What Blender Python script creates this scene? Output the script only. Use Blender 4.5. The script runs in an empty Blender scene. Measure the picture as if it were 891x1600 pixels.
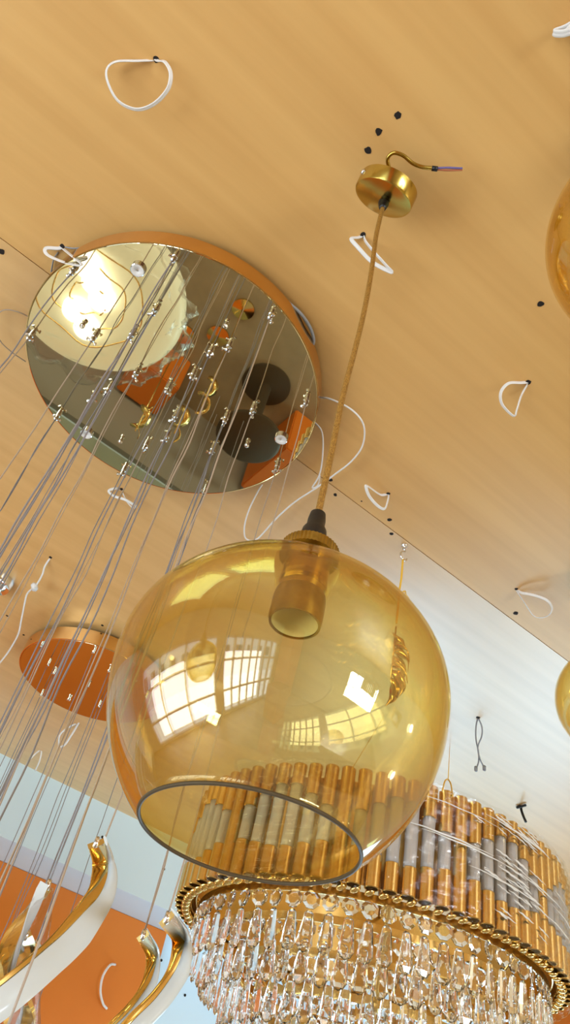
import bpy, bmesh, math, random
from mathutils import Vector, Matrix
random.seed(7)
PI = math.pi
SC = bpy.context.scene
COL = SC.collection

# ------------------------------------------------------------------ camera
FPX = 1202.0                                   # focal length in pixels of the 891x1600 frame
EYE = Vector((0, 0, 1.6))
_u = Vector((315.0, -1216.0, FPX)).normalized()            # where "up" lies in camera axes (right, down, forward)
_f = Vector((0, 0, 1.0)); _h = (_f - _u * _f.dot(_u)).normalized(); _r = _h.cross(_u)
_a = math.radians(28.8)
_X = math.cos(_a) * _r + math.sin(_a) * _h
_Y = -math.sin(_a) * _r + math.cos(_a) * _h
def ray(px, py):
    d = Vector((px - 445.5, py - 800, FPX)); return Vector((d.dot(_X), d.dot(_Y), d.dot(_u)))
def atz(px, py, z):
    d = ray(px, py); return EYE + d * ((z - EYE.z) / d.z)
def aty(px, py, y):
    d = ray(px, py); return EYE + d * (y / d.y)
def atd(px, py, D):
    return EYE + ray(px, py).normalized() * D
def zof(px, py, x, y):                          # height on the plumb line through (x, y)
    d = ray(px, py); return EYE.z + d.z * math.hypot(x, y) / math.hypot(d.x, d.y)
cam = bpy.data.cameras.new('camera'); co = bpy.data.objects.new('camera', cam); COL.objects.link(co)
right = Vector((_X[0], _Y[0], _u[0])); down = Vector((_X[1], _Y[1], _u[1])); fwd = Vector((_X[2], _Y[2], _u[2]))
co.matrix_world = Matrix(((right.x, -down.x, -fwd.x, EYE.x), (right.y, -down.y, -fwd.y, EYE.y), (right.z, -down.z, -fwd.z, EYE.z), (0, 0, 0, 1)))
cam.sensor_fit = 'VERTICAL'; cam.sensor_height = 36; cam.lens = FPX / 1600 * 36
cam.clip_start = 0.02; cam.clip_end = 100
SC.camera = co

# ------------------------------------------------------------------ world, light, exposure
W = bpy.data.worlds.new('sky'); SC.world = W; W.use_nodes = True
bg = W.node_tree.nodes['Background']; bg.inputs[0].default_value = (0.72, 0.87, 1.0, 1); bg.inputs[1].default_value = 3.6
def area(name, loc, rot, sx, sy, power, col, portal=False):
    l = bpy.data.lights.new(name, 'AREA'); l.shape = 'RECTANGLE'; l.size = sx; l.size_y = sy; l.energy = power; l.color = col
    o = bpy.data.objects.new(name, l); COL.objects.link(o); o.location = loc; o.rotation_euler = rot
    if portal: l.cycles.is_portal = True
    return o
CEIL = 2.87
XL, XR, YB, YF = -2.2, 4.0, -4.0, 3.45
area('daylight_left', (XL - .05, .1, 1.0), (0, -PI / 2, 0), 1.5, 3.9, 128, (0.86, 0.94, 1.0))
area('daylight_right', (XR + .05, 2.55, .85), (0, PI / 2, 0), 1.3, 1.5, 54, (0.34, 0.70, 1.0))
area('daylight_far', (3.2, YF + .05, .75), (-PI / 2, 0, 0), 1.3, 1.2, 52, (0.34, 0.70, 1.0))
area('added_light_back', (1.8, YB - .05, 1.55), (PI / 2, 0, 0), 1.8, 1.1, 280, (0.82, 0.92, 1.0))  # added light from behind, lifts the far bulkhead
SC.view_settings.view_transform = 'Standard'; SC.view_settings.look = 'None'
SC.view_settings.exposure = -0.40; SC.view_settings.gamma = 1.0; SC.view_settings.use_curve_mapping = False
cy = SC.cycles
cy.max_bounces = 14; cy.transparent_max_bounces = 40; cy.transmission_bounces = 12; cy.glossy_bounces = 6; cy.diffuse_bounces = 4
cy.caustics_reflective = False; cy.caustics_refractive = False
cy.sample_clamp_indirect = 6.0

# ------------------------------------------------------------------ materials
def mat(name, col, rough=.5, metal=0, trans=0, ior=1.45, coat=0, emit=None, es=0, alpha=1, spec=.5):
    m = bpy.data.materials.new(name); m.use_nodes = True; p = m.node_tree.nodes['Principled BSDF']
    p.inputs['Base Color'].default_value = (*col, 1); p.inputs['Roughness'].default_value = rough; p.inputs['Metallic'].default_value = metal
    p.inputs['Transmission Weight'].default_value = trans; p.inputs['IOR'].default_value = ior
    p.inputs['Coat Weight'].default_value = coat; p.inputs['Specular IOR Level'].default_value = spec; p.inputs['Alpha'].default_value = alpha
    if emit: p.inputs['Emission Color'].default_value = (*emit, 1); p.inputs['Emission Strength'].default_value = es
    return m
def noise_on(m, scale, stretch=(1, 1, 1), lo=None, hi=None, bump=0, detail=6, rough=None):
    nt = m.node_tree; p = nt.nodes['Principled BSDF']
    tc = nt.nodes.new('ShaderNodeTexCoord'); mp = nt.nodes.new('ShaderNodeMapping'); n = nt.nodes.new('ShaderNodeTexNoise')
    mp.inputs['Scale'].default_value = stretch; n.inputs['Scale'].default_value = scale; n.inputs['Detail'].default_value = detail
    nt.links.new(tc.outputs['Object'], mp.inputs[0]); nt.links.new(mp.outputs[0], n.inputs[0])
    if lo:
        r = nt.nodes.new('ShaderNodeValToRGB'); r.color_ramp.elements[0].position = .32; r.color_ramp.elements[1].position = .68
        r.color_ramp.elements[0].color = (*lo, 1); r.color_ramp.elements[1].color = (*hi, 1)
        nt.links.new(n.outputs[0], r.inputs[0]); nt.links.new(r.outputs[0], p.inputs['Base Color'])
    if bump:
        b = nt.nodes.new('ShaderNodeBump'); b.inputs['Strength'].default_value = bump; b.inputs['Distance'].default_value = .004
        nt.links.new(n.outputs[0], b.inputs['Height']); nt.links.new(b.outputs[0], p.inputs['Normal'])
    if rough:
        mr = nt.nodes.new('ShaderNodeMapRange'); mr.inputs['To Min'].default_value = rough[0]; mr.inputs['To Max'].default_value = rough[1]
        nt.links.new(n.outputs[0], mr.inputs[0]); nt.links.new(mr.outputs[0], p.inputs['Roughness'])
    return m
def film(name, tint, refl=.5, rough=.08, ior=1.45, edge=None, bump=0, bscale=30, bstretch=(1, 1, 1)):
    """thin clear sheet or thin-walled glass: tinted see-through plus Fresnel gloss"""
    m = bpy.data.materials.new(name); m.use_nodes = True; nt = m.node_tree; nt.nodes.clear()
    out = nt.nodes.new('ShaderNodeOutputMaterial'); t = nt.nodes.new('ShaderNodeBsdfTransparent'); g = nt.nodes.new('ShaderNodeBsdfGlossy'); mx = nt.nodes.new('ShaderNodeMixShader')
    fr = nt.nodes.new('ShaderNodeFresnel'); ge = nt.nodes.new('ShaderNodeNewGeometry'); io = nt.nodes.new('ShaderNodeMapRange')
    io.inputs['To Min'].default_value = ior; io.inputs['To Max'].default_value = 1 / ior     # same share mirrored from both faces of the thin sheet
    nt.links.new(ge.outputs['Backfacing'], io.inputs['Value']); nt.links.new(io.outputs[0], fr.inputs[0])
    g.inputs['Roughness'].default_value = rough; g.inputs['Color'].default_value = (refl, refl, refl, 1) if isinstance(refl, float) else (*refl, 1)
    t.inputs[0].default_value = (*tint, 1)
    if edge:                                     # a longer way through the glass at a slant: deeper tint
        lw = nt.nodes.new('ShaderNodeLayerWeight'); lw.inputs[0].default_value = .30
        c = nt.nodes.new('ShaderNodeMix'); c.data_type = 'RGBA'; c.inputs[6].default_value = (*tint, 1); c.inputs[7].default_value = (*edge, 1)
        nt.links.new(lw.outputs['Facing'], c.inputs[0]); nt.links.new(c.outputs[2], t.inputs[0])
    nt.links.new(fr.outputs[0], mx.inputs[0]); nt.links.new(t.outputs[0], mx.inputs[1]); nt.links.new(g.outputs[0], mx.inputs[2]); nt.links.new(mx.outputs[0], out.inputs[0])
    if bump:
        tc = nt.nodes.new('ShaderNodeTexCoord'); mp = nt.nodes.new('ShaderNodeMapping'); mp.inputs['Scale'].default_value = bstretch
        n = nt.nodes.new('ShaderNodeTexNoise'); n.inputs['Scale'].default_value = bscale; n.inputs['Detail'].default_value = 3
        b = nt.nodes.new('ShaderNodeBump'); b.inputs['Strength'].default_value = bump; b.inputs['Distance'].default_value = .003
        nt.links.new(tc.outputs['Object'], mp.inputs[0]); nt.links.new(mp.outputs[0], n.inputs[0]); nt.links.new(n.outputs[0], b.inputs['Height'])
        nt.links.new(b.outputs[0], g.inputs['Normal']); nt.links.new(b.outputs[0], fr.inputs['Normal'])
    return m
M = {}
M['wood'] = noise_on(mat('wood_laminate', (.7, .42, .17), .42, coat=0, spec=.75), 2.6, (.3, 9, 1), (.66, .365, .115), (.75, .44, .150), bump=0, detail=9)
M['woodgloss'] = noise_on(mat('glossy_wood_laminate', (.7, .42, .17), .36, coat=.22, spec=1.0), 2.6, (.3, 9, 1), (.64, .365, .125), (.73, .44, .165), detail=9)
M['woodgloss'].node_tree.nodes['Principled BSDF'].inputs['Coat Roughness'].default_value = .33
M['woodgloss'].node_tree.nodes['Principled BSDF'].inputs['IOR'].default_value = 1.6
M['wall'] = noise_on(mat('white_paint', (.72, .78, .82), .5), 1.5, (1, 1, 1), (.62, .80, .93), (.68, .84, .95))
M['cream'] = mat('cream_paint', (.72, .62, .42), .6)
M['orange'] = noise_on(mat('orange_paint', (.62, .15, .01), .5), 1.3, (1, 1, 1), (.66, .155, .010), (.74, .21, .02))
M['floor'] = noise_on(mat('floor_tile', (.32, .27, .19), .25), 4, (1, 1, 1), (.32, .25, .16), (.42, .33, .21))
M['mirror'] = mat('champagne_mirror', (.70, .62, .40), .015, 1)
M['rim'] = mat('polished_gold', (.80, .48, .18), .12, 1)
M['gold'] = mat('brushed_gold', (.72, .50, .17), .22, 1)
M['goldb'] = mat('bright_gold', (.83, .60, .22), .12, 1)
M['brass'] = noise_on(mat('antique_brass', (.30, .21, .05), .28, 1), 60, (1, 1, 1), (.24, .165, .035), (.42, .30, .08))
M['brassb'] = mat('polished_brass', (.50, .36, .08), .2, 1)
M['chrome'] = mat('chrome', (.75, .75, .76), .08, 1)
M['black'] = mat('black_plastic', (.01, .009, .01), .4)
M['dark'] = mat('dark_void', (.015, .010, .008), .9)
M['cable'] = mat('white_flat_cable', (.80, .78, .76), .4)
M['greycable'] = mat('grey_cable', (.28, .29, .31), .35)
M['cord'] = noise_on(mat('gold_braided_cord', (.45, .23, .04), .55), 900, (1, 1, .4), (.22, .10, .015), (.48, .26, .05), bump=.6, detail=2)
M['string'] = mat('clear_suspension_cord', (.24, .23, .25), .35, spec=.5)
M['stringb'] = mat('beige_supply_cord', (.42, .33, .25), .45)
M['acrylic'] = mat('white_acrylic', (.66, .73, .76), .16, coat=.3)
M['blue'] = mat('violet_sleeve', (.16, .13, .32), .4)
M['red'] = mat('copper_sleeve', (.45, .14, .06), .4)
M['yellow'] = mat('yellow_strap', (.85, .52, .06), .5)
M['clearloop'] = film('clear_wire_jacket', (.88, .86, .84), .9, .15, 1.5)
M['globe'] = film('amber_glass', (.965, .930, .765), (1.0, .98, .93), .004, 1.80, edge=(.84, .67, .17), bump=.10, bscale=12, bstretch=(1, 1, .35))
M['rimglass'] = mat('amber_glass_edge', (.09, .065, .035), .5, spec=.2)
M['crystal'] = mat('cut_crystal', (1, 1, 1), 0.0, trans=1, ior=1.62)
M['crystaltube'] = noise_on(mat('ribbed_crystal', (.93, .93, .92), .12, trans=.5, ior=1.4), 60, (1, 1, .12), bump=.8, detail=2)
M['wrap'] = film('stretch_film', (.95, .95, .96), 1.0, .06, 1.5, bump=1.0, bscale=14, bstretch=(.8, .8, 12))
M['glint'] = mat('fold_glint', (.90, .93, .95), .15, trans=.15, ior=1.5)  # glare streaks of the wrapping put into near-white strands
M['bag'] = film('plastic_bag', (.90, .88, .88), 1.0, .10, 1.45, bump=1.0, bscale=28)
M['facade'] = mat('white_facade', (.8, .8, .78), .8)
M['darkglass'] = mat('dark_window_glass', (.10, .14, .15), .1)
M['greytop'] = mat('grey_counter', (.30, .27, .22), .5)
M['sage'] = mat('sage_panel', (.33, .38, .30), .5)
M['brown'] = mat('dark_brown', (.06, .04, .02), .5)
M['amberwood'] = mat('amber_wood', (.42, .14, .02), .4)
M['rug'] = noise_on(mat('red_brown_rug', (.12, .05, .03), .9), 12, (1, 1, 1), (.07, .03, .02), (.16, .07, .04))
M['panel'] = mat('dim_lit_panel', (.8, .82, .7), .3, emit=(.9, 1, .8), es=.8)
M['glow'] = mat('lit_diffuser', (.9, .9, .88), .4, emit=(1, .98, .92), es=4.5)
M['lamp2'] = mat('lit_wall_lamp', (.9, .9, .88), .4, emit=(1, .98, .95), es=16)
M['ceramic'] = mat('socket_ceramic', (.75, .70, .48), .35)
M['pane'] = film('window_pane', (.95, .97, .97), 1.0, .0, 1.45)

# ------------------------------------------------------------------ mesh helpers
def link(name, bm, m, parent=None, smooth=True, angle=None):
    me = bpy.data.meshes.new(name); bmesh.ops.recalc_face_normals(bm, faces=bm.faces); bm.to_mesh(me); bm.free()
    if smooth:
        for p in me.polygons: p.use_smooth = True
    if angle: me.set_sharp_from_angle(angle=math.radians(angle))
    me.materials.append(m)
    o = bpy.data.objects.new(name, me); COL.objects.link(o)
    if parent: o.parent = parent
    return o
def BM(): return bmesh.new()
def box(bm, a, b, bev=0):
    a, b = Vector(a), Vector(b); r = bmesh.ops.create_cube(bm, size=1); vs = r['verts']
    for v in vs: v.co = Vector(((a[i] + b[i]) / 2 + v.co[i] * abs(b[i] - a[i]) for i in range(3)))
    if bev:
        es = list({e for v in vs for e in v.link_edges}); bmesh.ops.bevel(bm, geom=es, offset=bev, segments=2, affect='EDGES')
    return bm
def frames(pts, closed=False, ref=None):
    n = len(pts); T = []
    for i in range(n):
        a = pts[i - 1] if (i > 0 or closed) else pts[i]; b = pts[(i + 1) % n] if (i < n - 1 or closed) else pts[i]
        T.append((b - a).normalized())
    out = []; N = None
    for t in T:
        if ref is not None: N = (ref - t * ref.dot(t)).normalized()
        elif N is None:
            q = Vector((0, 0, 1)) if abs(t.z) < .9 else Vector((1, 0, 0)); N = (q - t * q.dot(t)).normalized()
        else: N = (N - t * N.dot(t)).normalized()
        out.append((t, N, t.cross(N)))
    return out
def sweep(bm, pts, sec, closed=False, ref=None, scale=None, twist=None, secf=None):
    """sweep a closed section [(a along N, b along B)] along pts"""
    pts = [Vector(p) for p in pts]; fr = frames(pts, closed, ref); rings = []
    for i, (p, (t, N, B)) in enumerate(zip(pts, fr)):
        s = scale(i / (len(pts) - 1)) if scale else 1
        if twist: q = twist(i / (len(pts) - 1)); N, B = N * math.cos(q) + B * math.sin(q), B * math.cos(q) - N * math.sin(q)
        if secf: sec = secf(i / (len(pts) - 1))
        rings.append([bm.verts.new(p + N * a * s + B * b * s) for a, b in sec])
    k = len(sec); n = len(rings)
    for i in range(n if closed else n - 1):
        A, C = rings[i], rings[(i + 1) % n]
        for j in range(k): bm.faces.new((A[j], A[(j + 1) % k], C[(j + 1) % k], C[j]))
    if not closed: bm.faces.new(rings[0][::-1]); bm.faces.new(rings[-1])
    return bm
def circ(r, n=8, ry=None): return [(r * math.cos(2 * PI * i / n), (ry or r) * math.sin(2 * PI * i / n)) for i in range(n)]
def spline(P, n=8, closed=False):
    P = [Vector(p) for p in P]; out = []; m = len(P)
    rng = range(m) if closed else range(m - 1)
    for i in rng:
        p0 = P[(i - 1) % m] if (closed or i > 0) else P[i] * 2 - P[i + 1]; p1 = P[i]; p2 = P[(i + 1) % m]
        p3 = P[(i + 2) % m] if (closed or i + 2 < m) else p2 * 2 - p1
        for k in range(n):
            t = k / n
            out.append(.5 * ((2 * p1) + (p2 - p0) * t + (2 * p0 - 5 * p1 + 4 * p2 - p3) * t * t + (3 * p1 - p0 - 3 * p2 + p3) * t ** 3))
    if not closed: out.append(P[-1])
    return out
def tube(bm, P, r, n=8, k=8, closed=False): return sweep(bm, spline(P, k, closed) if k > 1 else P, circ(r, n), closed)
def lathe(bm, prof, c=(0, 0, 0), n=48, axis=None, capa=False):
    """profile [(r, z)] turned about an axis (default vertical) through c"""
    c = Vector(c); ax = Vector(axis).normalized() if axis else Vector((0, 0, 1))
    q = Vector((1, 0, 0)) if abs(ax.x) < .9 else Vector((0, 1, 0)); U = (q - ax * q.dot(ax)).normalized(); V = ax.cross(U); rings = []
    for r, z in prof:
        if r < 1e-6: rings.append([bm.verts.new(c + ax * z)])
        else: rings.append([bm.verts.new(c + ax * z + (U * math.cos(2 * PI * i / n) + V * math.sin(2 * PI * i / n)) * r) for i in range(n)])
    for A, B in zip(rings, rings[1:]):
        if len(A) == 1 and len(B) == 1: continue
        for i in range(n):
            j = (i + 1) % n
            if len(A) == 1: bm.faces.new((A[0], B[j], B[i]))
            elif len(B) == 1: bm.faces.new((A[i], A[j], B[0]))
            else: bm.faces.new((A[i], A[j], B[j], B[i]))
    return bm
def thing(name, label, cat, loc=(0, 0, 0), group=None):
    o = bpy.data.objects.new(name, None); COL.objects.link(o); o.location = loc; o.empty_display_size = .05
    o['label'] = label; o['category'] = cat
    if group: o['group'] = group
    return o
def tag(o, label, cat, group=None, kind=None):
    o['label'] = label; o['category'] = cat
    if group: o['group'] = group
    if kind: o['kind'] = kind
    return o
def struct(name, bm, m, parent=None, smooth=False):
    o = link(name, bm, m, parent, smooth)
    if not parent: o['kind'] = 'structure'
    return o
def lab(o, s): o['label'] = s; return o

# ------------------------------------------------------------------ the room
SEAM = 1.012
bm = BM()
box(bm, (XL - .2, YB - .2, CEIL), (XR + .2, SEAM - .0011, CEIL + .02))
ceiling = struct('ceiling', bm, M['wood']); ceiling['label'] = 'pale wood laminate ceiling boards meeting at one thin dark seam'
far_board = struct('far_board', box(BM(), (XL - .2, SEAM + .0011, CEIL), (XR + .2, 3.17, CEIL + .02)), M['woodgloss'], ceiling)
o = struct('backing_board', box(BM(), (XL - .2, YB - .2, CEIL + .022), (XR + .2, YF + .3, CEIL + .06)), M['dark'], ceiling)
struct('floor', box(BM(), (XL - .2, YB - .2, -.06), (XR + .2, YF + .2, 0)), M['floor'])
# far wall: bulkhead face, soffit and recessed wall
struct('trim_1', box(BM(), (XL, 3.161, 2.585), (XR, YF + .001, CEIL)), M['wall'])['label'] = 'white bulkhead under the far edge of the ceiling'
bm = BM(); box(bm, (XL - .2, YF, 0), (2.55, YF + .12, CEIL + .02)); box(bm, (3.85, YF, 0), (XR + .2, YF + .12, CEIL + .02)); box(bm, (2.55, YF, 1.35), (3.85, YF + .12, CEIL + .02)); box(bm, (2.55, YF, 0), (3.85, YF + .12, .15))
struct('wall_far', bm, M['wall'])
# right wall with a glazed opening
bm = BM()
box(bm, (XR, YB, 0), (XR + .12, 1.75, CEIL)); box(bm, (XR, 1.75, 1.55), (XR + .12, YF, CEIL)); box(bm, (XR, 1.75, 0), (XR + .12, YF, .15)); box(bm, (XR, 3.35, .15), (XR + .12, YF, 1.55))
struct('wall_right', bm, M['cream'])
bm = BM(); box(bm, (XL - .2, YB - .12, 0), (.9, YB, CEIL)); box(bm, (2.7, YB - .12, 0), (XR + .2, YB, CEIL)); box(bm, (.9, YB - .12, 2.1), (2.7, YB, CEIL)); box(bm, (.9, YB - .12, 0), (2.7, YB, 1.0))
struct('wall_back', bm, M['cream'])
# left wall: shop front
bm = BM()
box(bm, (XL - .12, YB, 0), (XL, YF, .05)); box(bm, (XL - .12, YB, 2.15), (XL, YF, CEIL)); box(bm, (XL - .12, YB, .05), (XL, -2.6, 2.15)); box(bm, (XL - .12, 2.5, .05), (XL, YF, 2.15))
struct('wall_left', bm, M['cream'])
for wi, (y0, y1) in enumerate(((-2.6, -.45), (-.2, 2.5))):
    w = bpy.data.objects.new('window_%d' % (wi + 1), None); COL.objects.link(w); w['kind'] = 'structure'
    bm = BM(); n = 7 if wi == 0 else 3
    for k in range(n + 1):
        y = y0 + (y1 - y0) * k / n; box(bm, (XL - .1, y - .03, .05), (XL - .03, y + .03, 2.15))
    for z in (.07, .75, 1.55, 2.13): box(bm, (XL - .1, y0, z - .03), (XL - .03, y1, z + .03))
    struct('window_frame', bm, M['cable'], w)
w = bpy.data.objects.new('window_3', None); COL.objects.link(w); w['kind'] = 'structure'  # made-up window bars around the added back light
bm = BM()
for k in range(6): box(bm, (.9 + .36 * k - .02, YB - .04, 1.0), (.9 + .36 * k + .02, YB, 2.1))
for z in (1.02, 1.5, 2.08): box(bm, (.9, YB - .04, z - .02), (2.7, YB, z + .02))
struct('window_frame', bm, M['cable'], w)
struct('trim_2', box(BM(), (XL - .13, -.45, .05), (XL - .001, -.2, 2.15)), M['cream'])
struct('trim_3', box(BM(), (XL + .02, -3.55, 0), (XL + .62, -2.75, CEIL - .001)), M['orange'])['label'] = 'orange pillar in the corner of the shop'
# bright street side seen through the shop front
bm = BM(); box(bm, (-12, -14, -.3), (-7, 14, -.1)); box(bm, (-12.2, -14, -.1), (-12, 14, 9))
ex = struct('street', bm, M['facade']); ex['kind'] = 'structure'
bm = BM()
for y in range(-6, 7):
    for z in (0, 1, 2):
        box(bm, (-12.0, y * 2.0 - .5, .6 + z * 2.6), (-11.97, y * 2.0 + .5, 2.1 + z * 2.6))
struct('street_window_panes', bm, M['darkglass'], ex)

# orange panel on the far wall, and furniture seen in the mirror
o = link('wall_panel', box(BM(), (-.6, YF - .018, 1.15), (1.842, YF - .001, 2.584), .002), M['orange'], smooth=False)
tag(o, 'large orange wall panel on the far white wall behind the spiral pendants', 'wall panel')
o = link('wall_panel', box(BM(), (XR - .018, 2.2, 1.7), (XR - .001, 3.15, 2.86), .002), M['orange'], smooth=False)
tag(o, 'orange wall panel glimpsed at the lower right beyond the crystal chandelier', 'wall panel')
struct('trim_5', box(BM(), (-1.6, YF - .04, 0), (1.5, YF - .001, .70)), M['greytop'])
def plinth(x, y, s, h, m, label):
    o = link('display_plinth', box(BM(), (-s / 2, -s / 2, 0), (s / 2, s / 2, h), .008), m, smooth=False); o.location = (x, y, 0); tag(o, label, 'plinth'); return o
link_sage = struct('trim_4', box(BM(), (-1.6, YF - .03, .74), (1.5, YF - .001, 1.05)), M['sage'])
plinth(.60, 3.24, .30, .3, M['orange'], 'orange display plinth mirrored near the middle of the round plate')
plinth(1.72, 3.12, .5, .4, M['orange'], 'orange display plinth mirrored near the lower right of the round plate')
plinth(-1.15, -1.75, .5, 1.0, M['amberwood'], 'orange-brown display plinth behind the viewer, mirrored low in the middle of the globe')
o = link('floor_rug', box(BM(), (-.4, -1.9, .0), (3.2, -.8, .008), .003), M['rug'], smooth=False); tag(o, 'dark reddish brown rug behind the viewer, mirrored across the lower part of the globe', 'rug')
t = thing('round_table', 'dark brown round table mirrored in the lower right of the round plate', 'table', (1.2, 2.86, 0))
link('table_top', lathe(BM(), [(0, .52), (.18, .52), (.20, .54), (.20, .56), (.18, .575), (0, .575)]), M['brown'], t, angle=40)
link('pedestal', lathe(BM(), [(.16, 0), (.16, .02), (.04, .05), (.035, .5), (.1, .52)]), M['brown'], t, angle=40)
# lit round lamp, wrapped, lying face up on a low stand under the spiral pendants
t = thing('round_crystal_lamp', 'lit round white lamp in crumpled plastic, mirrored at the left of the round plate', 'lamp', (.01, 2.44, .79))
link('lamp_body', lathe(BM(), [(0, 0), (.40, 0), (.45, .03), (.46, .08), (.43, .12), (.34, .14), (.24, .10), (0, .10)], n=64), M['panel'], t, angle=50)
for gx, gy in ((-.09, -.14), (-.02, -.09), (.05, -.03), (-.02, .12), (.07, .17)):
    link('lit_diffuser', lathe(BM(), [(0, .105), (.05, .105), (.068, .12), (.062, .15), (.03, .165), (0, .168)], (gx, gy, 0), 24), M['glow'], t)
for k in range(3):
    link('gold_ring', sweep(BM(), [(.09 * (k + 1) * math.cos(i / 48 * 2 * PI), .09 * (k + 1) * math.sin(i / 48 * 2 * PI), .14 + .02 * math.sin(i * .7 + k)) for i in range(48)], circ(.004, 6), True), M['goldb'], t)
bm = BM(); bmesh.ops.create_uvsphere(bm, u_segments=72, v_segments=36, radius=1)
for v in bm.verts:
    n = 1 + .05 * math.sin(v.co.x * 17 + v.co.y * 9) + .05 * math.sin(v.co.y * 23 - v.co.x * 5 + v.co.z * 12)
    v.co = Vector((v.co.x * .50 * n, v.co.y * .50 * n, .132 + v.co.z * .12 * n))
link('plastic_wrap', bm, M['bag'], t)
t2 = link('lamp_stand', lathe(BM(), [(.28, 0), (.28, .02), (.05, .05), (.05, .72), (.25, .76), (.25, .78), (0, .78)]), M['greytop'], angle=40); t2.location = (.01, 2.44, 0)
tag(t2, 'grey pedestal stand holding up the lit wrapped lamp, seen in the mirror', 'stand')

# ------------------------------------------------------------------ ceiling holes (marks of the ceiling)
def hole(px, py, r=.0045, parent=ceiling):
    p = atz(px, py, CEIL); bm = BM(); n = 11
    prof = [r * random.uniform(.8, 1.2) for _ in range(n)]
    top = [bm.verts.new((p.x + prof[i] * math.cos(2 * PI * i / n), p.y + prof[i] * math.sin(2 * PI * i / n), CEIL - .0006)) for i in range(n)]
    bot = [bm.verts.new((v.co.x, v.co.y, CEIL + .012)) for v in top]
    bm.faces.new(top)
    for i in range(n): bm.faces.new((top[i], top[(i + 1) % n], bot[(i + 1) % n], bot[i]))
    return link('drill_hole', bm, M['dark'], parent, smooth=False)
for q in [(622, 180, .006), (592, 206, .0055), (575, 235, .0058), (845, 475, .0058), (3, 393, .006), (517, 750, .0045), (524, 773, .0042), (565, 783, .002),
          (609, 812, .005), (612, 834, .005), (806, 958, .006), (160, 977, .005), (37, 992, .004), (11, 962, .004), (49, 997, .003),
          (244, 93, .0045), (97, 385, .005), (567, 367, .005), (826, 597, .005), (607, 771, .004), (807, 920, .004), (190, 764, .004), (881, 48, .005), (79, 871, .005), (747, 1121, .006), (814, 1260, .008)]:
    hole(*q)
def wallhole(px, py, y, parent, r=.006):
    p = aty(px, py, y); bm = lathe(BM(), [(0, -.002), (r, -.002), (r, .004), (0, .004)], p, 9, (0, 1, 0)); return link('nail', bm, M['dark'], parent, smooth=False)
wf = bpy.data.objects['wall_far']; tr = bpy.data.objects['trim_1']
for q in ((289, 1555), (252, 1500.5), (356, 1582)): wallhole(*q, YF, wf)
for q in ((160, 1308), (256, 1358)): wallhole(*q, 3.161, tr)

# ------------------------------------------------------------------ flat white cable ends looping out of the ceiling
FLAT = [(.0022 * a, .0011 * b) for a, b in ((-1.6, 0), (-1.2, .9), (-.3, .8), (0, .5), (.3, .8), (1.2, .9), (1.6, 0), (1.2, -.9), (.3, -.8), (0, -.5), (-.3, -.8), (-1.2, -.9))]
def cable(P, label, sec=FLAT, m='cable', name='cable_loop', group=None, ref=None, k=8):
    pts = [atz(*p) for p in P]
    o = link(name, sweep(BM(), spline(pts, k), sec, ref=ref), M[m]); tag(o, label, 'cable', group); return o
Cz = CEIL
cable([(243, 92, Cz + .004), (247, 95, Cz - .006), (258, 97, Cz - .014), (267, 115, Cz - .025), (262, 140, Cz - .035), (240, 163, Cz - .04), (213, 171, Cz - .04), (185, 158, Cz - .036), (169, 130, Cz - .03), (167, 108, Cz - .022), (182, 96, Cz - .015), (215, 95, Cz - .008), (243, 94, Cz + .004)], 'white flat cable loop alone near the upper left of the ceiling')
cable([(97, 384, Cz + .004), (92, 388, Cz - .004), (72, 388, Cz - .014), (74, 398, Cz - .025), (98, 409, Cz - .048), (124, 415, Cz - .066), (126, 411, Cz - .066), (110, 398, Cz - .040), (98, 388, Cz + .002)], 'white flat cable loop dangling over the upper left rim of the round mirror plate')
cable([(97, 385, Cz + .004), (118, 388, Cz - .01), (150, 383, Cz - .02)], 'thin grey wire running from the hole to the upper left of the mirror plate', circ(.0014, 6), 'greycable', 'wire')
cable([(91, 394, Cz - .001), (84, 405, Cz - .004), (80, 425, Cz - .006)], 'short grey wire beside the upper left rim of the mirror plate', circ(.0014, 6), 'greycable', 'wire')
cable([(567, 368, Cz + .004), (560, 371, Cz - .006), (549, 373, Cz - .014), (560, 387, Cz - .025), (580, 408, Cz - .036), (600, 420, Cz - .042), (613, 425, Cz - .045), (604, 415, Cz - .040), (585, 394, Cz - .026), (572, 378, Cz - .012), (568, 368, Cz + .004)], 'white flat cable loop hanging behind the gold braided cord under the brass canopy')
cable([(826, 597, Cz + .004), (815, 598, Cz - .008), (795, 599, Cz - .018), (783, 613, Cz - .028), (785, 632, Cz - .036), (803, 650, Cz - .042), (808, 640, Cz - .036), (815, 618, Cz - .016), (826, 598, Cz + .004)], 'white D-shaped flat cable loop at the right of the ceiling below the single drilled hole')
cable([(607, 771, Cz + .004), (595, 773, Cz - .008), (577, 761, Cz - .018), (572, 760, Cz - .024), (577, 775, Cz - .03), (590, 790, Cz - .034), (601, 795, Cz - .034), (606, 783, Cz - .016), (608, 772, Cz + .003)], 'small white cable loop right of the ceiling seam, above the amber globe')
cable([(807, 921, Cz + .004), (815, 926, Cz - .01), (835, 930, Cz - .02), (855, 938, Cz - .03), (863, 950, Cz - .036), (858, 961, Cz - .04), (845, 965, Cz - .04), (833, 961, Cz - .038), (820, 942, Cz - .018), (807, 923, Cz + .003)], 'white teardrop cable loop right of the globe beside the far seam')
cable([(189, 765, Cz + .004), (182, 763, Cz - .006), (170, 767, Cz - .014), (178, 775, Cz - .02), (196, 781, Cz - .026), (212, 791, Cz - .03), (207, 793, Cz - .03), (198, 783, Cz - .022), (191, 768, Cz)], 'small white cable loop just below the lower edge of the mirror plate')
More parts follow.
